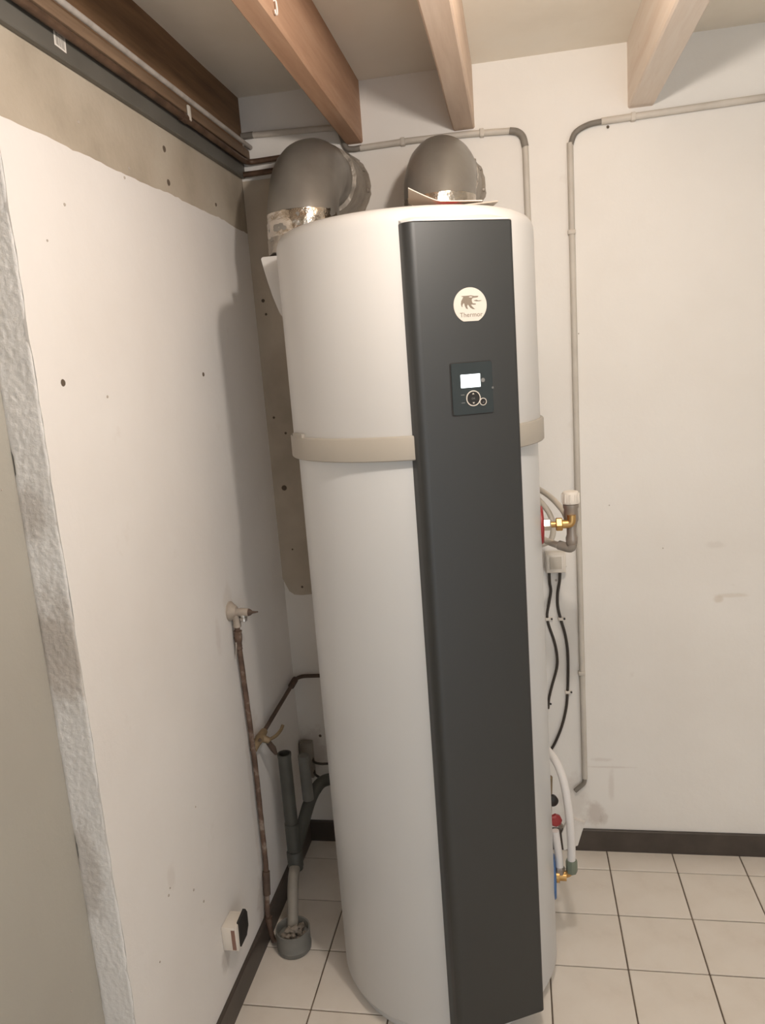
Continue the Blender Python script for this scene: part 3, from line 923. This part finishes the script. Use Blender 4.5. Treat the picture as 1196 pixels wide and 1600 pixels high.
c2 = thing('wiring_conduit', 'grey conduit framing the bare wall right of the heater, bent at the top', 'conduit', (0.93, -0.01, 0.2), 'conduits on the back wall')
mk_tube('upper_run', 'conduit_pale', [(1.018, -0.009, 2.180), (1.43, -0.009, 2.188), (XR - 0.02, -0.009, 2.20)], 0.0090, c2)
mk_tube('corner_bend', 'conduit_dark', smooth_path([(1.026, -0.009, 2.180), (0.985, -0.009, 2.176), (0.950, -0.009, 2.160), (0.935, -0.009, 2.128)]), 0.0075, c2)
mk_tube('down_run', 'conduit', [(0.935, -0.009, 2.136), (0.9325, -0.009, 1.60), (0.930, -0.009, 1.20), (0.928, -0.009, 0.255)], 0.0085, c2)
mk_tube('foot_bend', 'conduit_dark', smooth_path([(0.928, -0.009, 0.262), (0.925, -0.009, 0.240), (0.912, -0.010, 0.226), (0.896, -0.012, 0.212)]), 0.0070, c2)
clip(0.927, 0, 0.610, c2, 'z'); clip(0.933, 0, 1.905, c2, 'z', mat='conduit_pale'); clip(1.10, 0, 2.181, c2, mat='conduit_pale')
mk_lathe('clip_screw', 'hole', [(0, .004), (.002, .003)], (1.035, -0.006, 2.165), (0, -1, 0), c2, 10)

# junction box with two cables
jb = thing('junction_box', 'small square cream switch box on the back wall, two black cables below', 'box', (0.857, 0, 0.94))
mk_box('back_box', 'white_plastic', (0.829, 0.889, -0.030, 0.0, 0.936, 0.998), jb, bev=0.003)
mk_box('cover', 'white_plastic', (0.832, 0.884, -0.036, -0.029, 0.939, 0.995), jb, bev=0.0025)
mk_box('rocker', 'grey_pipe', (0.842, 0.876, -0.0385, -0.035, 0.950, 0.987), jb, bev=0.0012)
mk_lathe('side_screw', 'hole', [(0, .003), (.002, .002)], (0.888, -0.018, 0.952), (1, 0, 0), jb, 10)
ca = thing('black_cable', 'black cable leaving the switch box nearer the heater', 'cable', (0.84, -0.007, 0.5), 'cables below the switch box')
mk_tube('cable', 'cable', smooth_path([(0.840, -0.012, 0.940), (0.8405, -0.007, 0.900), (0.843, -0.006, 0.872), (0.834, -0.006, 0.825), (0.829, -0.006, 0.795), (0.833, -0.006, 0.765), (0.848, -0.006, 0.712), (0.855, -0.006, 0.665), (0.853, -0.006, 0.625), (0.836, -0.006, 0.565), (0.826, -0.006, 0.525), (0.822, -0.006, 0.49)]), 0.0041, ca, 10)
cb = thing('black_cable', 'black cable leaving the switch box nearer the conduit, bowed outwards', 'cable', (0.87, -0.007, 0.4), 'cables below the switch box')
mk_tube('cable', 'cable', smooth_path([(0.872, -0.012, 0.940), (0.870, -0.007, 0.905), (0.863, -0.006, 0.865), (0.862, -0.006, 0.825), (0.869, -0.006, 0.785), (0.881, -0.006, 0.735), (0.887, -0.006, 0.685), (0.887, -0.006, 0.62), (0.883, -0.006, 0.545), (0.877, -0.006, 0.49), (0.862, -0.006, 0.43), (0.840, -0.006, 0.375), (0.815, -0.006, 0.33)]), 0.0043, cb, 10)
def cclip(x, z, parent):
    mk_box('cable_clip', 'white_plastic', (x - 0.008, x + 0.006, -0.0105, 0.0, z - 0.005, z + 0.005), parent, bev=0.0015)
    mk_lathe('clip_nail', 'black', [(0, .0032), (.0025, .0028)], (x + 0.011, -0.0075, z + 0.0005), (0, -1, 0), parent, 10)
    mk_box('nail_boss', 'white_plastic', (x + 0.005, x + 0.014, -0.008, 0.0, z - 0.0035, z + 0.0035), parent)
cclip(0.8315, 0.784, ca); cclip(0.8695, 0.784, cb); cclip(0.8835, 0.545, cb)
mk_lathe('clip_nail', 'black', [(0, .0032), (.003, .0028)], (0.8305, 0.0, 0.503), (0, -1, 0), ca, 10)

# ================================================================== hot outlet and mixing valve
HY, HZ = hx.y, 1.181
hv = thing('mixing_valve', 'brass and nickel mixing valve with white cap at the hot outlet', 'valve', (0.88, HY, 1.115))
def hexnut(name, mat, o, ax, r_, h, parent, seg=6):
    return mk_lathe(name, mat, [(0, r_ * 0.9), (h * 0.15, r_), (h * 0.85, r_), (h, r_ * 0.9)], o, ax, parent, seg, ang=20)
hexnut('chrome_nut', 'chrome', (hx.x + 0.004, HY, HZ), (1, 0, 0), 0.0150, 0.020, hv)
mk_lathe('nipple', 'brass', [(0, .0075), (0.024, .0075)], (hx.x + 0.022, HY, HZ), (1, 0, 0), hv, 20)
hexnut('union_nut', 'brass', (0.8445, HY, HZ), (1, 0, 0), 0.0165, 0.016, hv)
mk_tube('brass_elbow', 'brass', arc_path([(0.858, HY, HZ), (0.8815, HY, HZ), (0.8815, HY, HZ + 0.022)], 0.013), 0.0105, hv, 18)
mk_lathe('valve_body', 'dull_metal', [(0, .0165), (0.004, .0175), (0.030, .0165), (0.034, .0185), (0.041, .0185), (0.043, 0.015)], (0.8815, HY + 0.012, HZ + 0.004), (0, 0, 1), hv, 28)
mk_lathe('white_cap', 'white_plastic', [(0, .0195), (0.002, .0205), (0.024, .0198), (0.029, .0175), (0.031, .010), (0.031, 0.0)], (0.8815, HY + 0.012, HZ + 0.047), (0, 0, 1), hv, 28)
for k in range(10):
    a = 2 * math.pi * k / 10 + 0.2
    p = Vector((0.8815 + 0.0200 * math.cos(a), HY + 0.012 + 0.0200 * math.sin(a), HZ))
    mk_tube('cap_rib', 'white_plastic', [p + Vector((0, 0, 0.050)), p + Vector((0, 0, 0.071))], 0.0022, hv, 6)
mk_lathe('lower_body', 'dull_metal', [(0, .009), (0.006, .0135), (0.020, .0145), (0.028, .0115), (0.044, .0115), (0.060, .015)], (0.8815, HY + 0.010, HZ - 0.056), (0, 0, 1), hv, 24)
mk_tube('lower_elbow', 'valve_grey', arc_path([(0.8815, HY + 0.010, HZ - 0.04), (0.8815, HY + 0.010, HZ - 0.064), (0.852, HY + 0.03, HZ - 0.058)], 0.012), 0.0115, hv, 16)

p1 = mk_tube('cream_pipe', 'grey_pipe', smooth_path([(0.780, -0.14, 1.232), (0.812, -0.22, 1.226), (0.842, -0.29, 1.214), (0.866, -0.36, 1.195), (0.874, -0.405, 1.182), (0.879, -0.432, 1.172)]), 0.0075, None, 14)
tag(p1, 'cream pipe arching from behind the heater to the white valve cap', 'pipe', 'cream pipes behind the mixing valve')
p2 = mk_tube('cream_pipe', 'grey_pipe', smooth_path([(0.790, -0.20, 1.215), (0.815, -0.24, 1.196), (0.838, -0.26, 1.165), (0.846, -0.27, 1.13), (0.838, -0.27, 1.095), (0.805, -0.25, 1.075)]), 0.0075, None, 14)
tag(p2, 'cream pipe curving down steeply behind the brass nipple', 'pipe', 'cream pipes behind the mixing valve')
p3 = mk_tube('cream_pipe', 'grey_pipe', smooth_path([(0.853, HY + 0.03, HZ - 0.060), (0.838, -0.40, 1.118), (0.815, -0.34, 1.115), (0.785, -0.26, 1.112)]), 0.0085, None, 14)
tag(p3, 'cream pipe from the grey elbow at the bottom of the mixing valve', 'pipe', 'cream pipes behind the mixing valve')

# ================================================================== cold inlet and its pipes
CYv = -0.455
cv = thing('safety_group', 'brass cold inlet group with red and black knobs near the floor', 'valve', (0.84, CYv, 0.24))
mk_lathe('inlet_union', 'brass', [(0, .016), (0.012, .016), (0.013, .011), (0.030, .011)], (cxp.x + 0.004, cxp.y, 0.232), (1, 0, 0), cv, 20)
hexnut('inlet_nut', 'dull_metal', (0.826, CYv, 0.236), (0, 0, 1), 0.0140, 0.022, cv)
mk_tube('brass_tee', 'brass', arc_path([(0.830, CYv, 0.236), (0.848, CYv, 0.236), (0.856, CYv, 0.252)], 0.01), 0.0092, cv, 16)
hexnut('grey_fitting', 'green_grey', (0.857, CYv, 0.243), (0, 0, 1), 0.0150, 0.036, cv, 8)
wp1 = mk_tube('white_pipe', 'white_pipe', smooth_path([(0.826, CYv, 0.256), (0.825, CYv, 0.29), (0.821, CYv, 0.33), (0.818, CYv, 0.362)]), 0.0100, None, 18)
tag(wp1, 'short white pipe standing between blue collar and red knob', 'pipe', 'white pipes at the cold inlet')
wp2 = mk_tube('white_pipe', 'white_pipe', smooth_path([(0.857, CYv, 0.277), (0.858, CYv, 0.32), (0.856, CYv, 0.39), (0.851, CYv + 0.01, 0.45), (0.843, CYv + 0.025, 0.495), (0.831, CYv + 0.045, 0.525), (0.812, CYv + 0.085, 0.538), (0.792, CYv + 0.125, 0.540)]), 0.0105, None, 18)
tag(wp2, 'long white pipe bending up and away behind the heater', 'pipe', 'white pipes at the cold inlet')
mk_lathe('red_knob', 'red', [(0, .006), (0.003, .0165), (0.012, .0165), (0.016, .012), (0.017, 0.0)], (0.819, CYv + 0.028, 0.378), Vector((0.25, -1, 0.1)), cv, 8, ang=25)
mk_tube('red_spindle', 'dull_metal', [(0.829, CYv + 0.030, 0.362), (0.836, CYv + 0.034, 0.352)], 0.0065, cv, 10)
mk_lathe('black_knob', 'black', [(0, .006), (0.003, .0145), (0.014, .0145), (0.018, .010), (0.019, 0.0)], (0.813, CYv + 0.045, 0.425), Vector((0.25, -1, 0.1)), cv, 20)
mk_tube('group_body', 'old_brass', [(0.800, CYv + 0.06, 0.36), (0.806, CYv + 0.06, 0.48)], 0.012, cv, 14)

# ================================================================== left wall plumbing
tap = thing('wall_tap', 'old painted tap with chrome spout on the left wall', 'tap', (0.0, -0.47, 0.975))
TY, TZ = -0.470, 0.976
mk_lathe('wall_flange', 'old_tap', [(0, .026), (0.004, .026), (0.012, .019), (0.020, .013), (0.022, 0)], (0.0, TY, TZ + 0.004), (1, 0, 0.0), tap, 24)
mk_tube('tap_body', 'old_tap', [(0.012, TY, TZ), (0.026, TY, TZ + 0.001), (0.030, TY, TZ + 0.001), (0.052, TY, TZ)], [0.011, 0.010, 0.0115, 0.0105], tap, 16)
mk_tube('gland', 'rusty', [(0.050, TY, TZ), (0.056, TY, TZ), (0.062, TY, TZ)], [0.010, 0.009, 0.0045], tap, 12)
mk_tube('spindle', 'rusty', [(0.060, TY, TZ), (0.078, TY, TZ + 0.001)], [0.0042, 0.0020], tap, 8)
mk_lathe('chrome_spout', 'chrome', [(0, .0085), (0.008, .0085), (0.009, .0105), (0.013, .0105), (0.014, .009), (0.018, .0095), (0.020, 0.007)], (0.037, TY - 0.001, TZ - 0.004), (0, 0, -1), tap, 20)
mk_tube('inlet_elbow', 'old_tap', smooth_path([(0.014, TY, TZ), (0.016, TY + 0.002, TZ - 0.020), (0.016, TY + 0.003, TZ - 0.040)]), 0.0105, tap, 14)
fp = thing('feed_pipe', 'rusty paint-spattered pipe running down the left wall from the tap', 'pipe', (0.014, -0.45, 0.0))
mk_tube('pipe', 'copper_dirty', smooth_path([(0.016, -0.467, 0.945), (0.014, -0.466, 0.90), (0.013, -0.455, 0.72), (0.013, -0.446, 0.53), (0.013, -0.448, 0.36), (0.013, -0.452, 0.22), (0.013, -0.468, 0.14), (0.014, -0.482, 0.085), (0.020, -0.486, 0.03), (0.026, -0.487, 0.004)]), 0.0072, fp, 12, jit=0.05)
mk_tube('hemp_wrap', 'copper_dirty', smooth_path([(0.016, -0.468, 0.925), (0.014, -0.467, 0.895), (0.014, -0.466, 0.872)]), [0.0105] * 8 + [0.009] * 8 + [0.0078], fp, 12, jit=0.12)
mk_tube('joint', 'rusty', [(0.013, -0.456, 0.205), (0.013, -0.468, 0.140)], 0.0102, fp, 12, jit=0.08)
mk_tube('drip_lump', 'copper_dirty', [(0.016, -0.484, 0.082), (0.018, -0.487, 0.055)], [0.011, 0.008], fp, 12, jit=0.15)
for k, (dy, dz) in enumerate(((0.012, -0.075), (-0.014, -0.07))):
    mk_tube('hemp_strand', 'dusty', [(0.012, TY + 0.002, TZ - 0.055), (0.008, TY + 0.002 + dy, TZ - 0.055 + dz)], [0.004, 0.001], fp, 6)

sv = thing('stop_valve', 'dull brass stop valve with lever, low on the left wall', 'valve', (0.018, -0.40, 0.585))
VY, VZ = -0.405, 0.585
mk_tube('tee', 'old_brass', [(0.013, -0.447, 0.572), (0.016, -0.425, 0.580), (0.018, VY, VZ), (0.018, VY + 0.04, VZ + 0.001)], [0.010, 0.0105, 0.0135, 0.0105], sv, 14)
mk_tube('bonnet', 'old_brass', [(0.020, VY + 0.006, VZ), (0.042, VY + 0.010, VZ - 0.012)], [0.0115, 0.009], sv, 14)
mk_tube('lever', 'old_brass', smooth_path([(0.040, VY + 0.010, VZ - 0.010), (0.052, VY + 0.040, VZ - 0.012), (0.060, VY + 0.062, VZ - 0.006), (0.064, VY + 0.074, VZ + 0.004)]), 0.0050, sv, 10)
mk_tube('drain_spout', 'rusty', [(0.036, VY + 0.012, VZ - 0.014), (0.044, VY + 0.028, VZ - 0.045), (0.048, VY + 0.036, VZ - 0.066)], [0.0075, 0.009, 0.0045], sv, 12)
mk_lathe('screw', 'rusty', [(0, .005), (.003, .004)], (0.028, VY - 0.024, VZ + 0.008), (0.6, -1, 0.3), sv, 10)
rp = thing('return_pipe', 'dark pipe from the stop valve round the corner behind the heater', 'pipe', (0.018, -0.2, 0.59))
mk_tube('pipe', 'rusty', arc_path([(0.018, VY + 0.035, VZ + 0.001), (0.018, -0.016, 0.604), (0.10, -0.016, 0.606), (0.32, -0.016, 0.606)], 0.035), 0.0062, rp, 12)
mk_tube('joint', 'rusty', [(0.018, -0.085, 0.600), (0.018, -0.040, 0.603)], 0.0105, rp, 12)

# drain standpipe and pot
sp = thing('drain_standpipe', 'dark grey open-topped PVC drain pipe in the left corner', 'pipe', (0.068, -0.37, 0.13), 'grey drain parts in the corner')
bm = bmesh.new()
lathe(bm, [(0.15, 0.0205), (0.30, 0.0205), (0.30, 0.0190), (0.505, 0.0190), (0.515, 0.0205), (0.52, 0.0205), (0.52, 0.0165), (0.40, 0.0165), (0.40, 0.0)], (0.066, -0.352, -0.008), (0, 0, 1), 28)
finish('standpipe', bm, 'pvc_dark', sp, 40)
mk_lathe('socket', 'pvc_dark', [(0, .016), (0.004, .0225), (0.05, .0235), (0.054, .0205)], (0.067, -0.355, 0.150), (0, 0, 1), sp, 28)
mk_tube('wye_branch', 'pvc_dark', smooth_path([(0.068, -0.345, 0.205), (0.076, -0.30, 0.235), (0.088, -0.24, 0.285), (0.100, -0.19, 0.310)]), 0.0190, sp, 20)
mk_tube('branch_run', 'pvc_dark', arc_path([(0.096, -0.205, 0.302), (0.112, -0.165, 0.318), (0.28, -0.10, 0.32)], 0.03), 0.0185, sp, 20)
mk_tube('vent_pipe', 'pvc_mid', [(0.088, -0.24, 0.30), (0.086, -0.24, 0.445)], 0.0170, sp, 18)
bp_ = mk_tube('pale_drain_pipe', 'pvc_pale', smooth_path([(0.068, -0.365, 0.158), (0.071, -0.40, 0.145), (0.076, -0.435, 0.110), (0.081, -0.468, 0.062), (0.083, -0.480, 0.040)]), 0.0158, None, 18)
tag(bp_, 'pale grey pipe end sloping from the standpipe into the floor pot', 'pipe', 'grey drain parts in the corner')
pot = thing('drain_pot', 'round grey PVC drain pot on the floor with mortar crumbs inside', 'drain', (0.086, -0.495, 0.0), 'grey drain parts in the corner')
mk_lathe('pot_shell', 'pvc_mid', [(0.0, .044), (0.005, .0475), (0.016, .0485), (0.018, .0470), (0.060, .0480), (0.065, .0480), (0.065, .0445), (0.042, .0435), (0.042, 0.0)], (0.090, -0.500, 0.0), (0, 0, 1), pot, 48)
rs = random.Random(9)
for k in range(22):
    a = rs.uniform(0, 6.28); q = 0.034 * math.sqrt(rs.random())
    s_ = rs.uniform(0.006, 0.013)
    bm = bmesh.new()
    bmesh.ops.create_icosphere(bm, subdivisions=1, radius=s_)
    for v in bm.verts:
        v.co *= rs.uniform(0.65, 1.2)
        v.co += Vector((0.090 + q * math.cos(a), -0.500 + q * math.sin(a), 0.042 + s_ * 0.45 + 0.016 * (1 - q / 0.034)))
    finish('mortar_crumb', bm, 'rubble', pot)
# cables coming out low in the corner
for (z0, z1, lb) in ((0.318, 0.300, 'upper of two short black cables low in the left corner'), (0.272, 0.248, 'lower of two short black cables low in the left corner')):
    o = mk_tube('corner_cable', 'cable', smooth_path([(0.040, -0.012, z0), (0.052, -0.030, z0 - 0.012), (0.075, -0.032, z1 + 0.001), (0.10, -0.028, z1), (0.16, -0.022, z1 - 0.004)]), 0.0040, None, 10)
    tag(o, lb, 'cable', 'cables in the left corner')
pb = mk_box('corner_box', 'pvc_pale', (0.004, 0.046, -0.028, 0.0, 0.245, 0.372), None, bev=0.004)
tag(pb, 'grey plastic trunking box in the corner behind the standpipe', 'box')

# wall socket near the floor
so = thing('wall_socket', 'white surface-mounted socket with dark face, low on the left wall', 'socket', (0.0, -0.71, 0.20))
mk_box('socket_body', 'white_plastic', (0.0, 0.036, -0.752, -0.690, 0.200, 0.264), so, bev=0.003)
mk_box('brown_side', 'brown_plastic', (0.0255, 0.0345, -0.7528, -0.745, 0.204, 0.258), so)
mk_box('rim', 'white_plastic', (0.034, 0.040, -0.752, -0.688, 0.200, 0.266), so, bev=0.002)
mk_prism('dark_face', 'black', [(-0.742, 0.206), (-0.702, 0.206), (-0.686, 0.222), (-0.684, 0.258), (-0.694, 0.274), (-0.738, 0.270)], lambda a, b, d: Vector((d, a, b)), 0.037, 0.044, so)
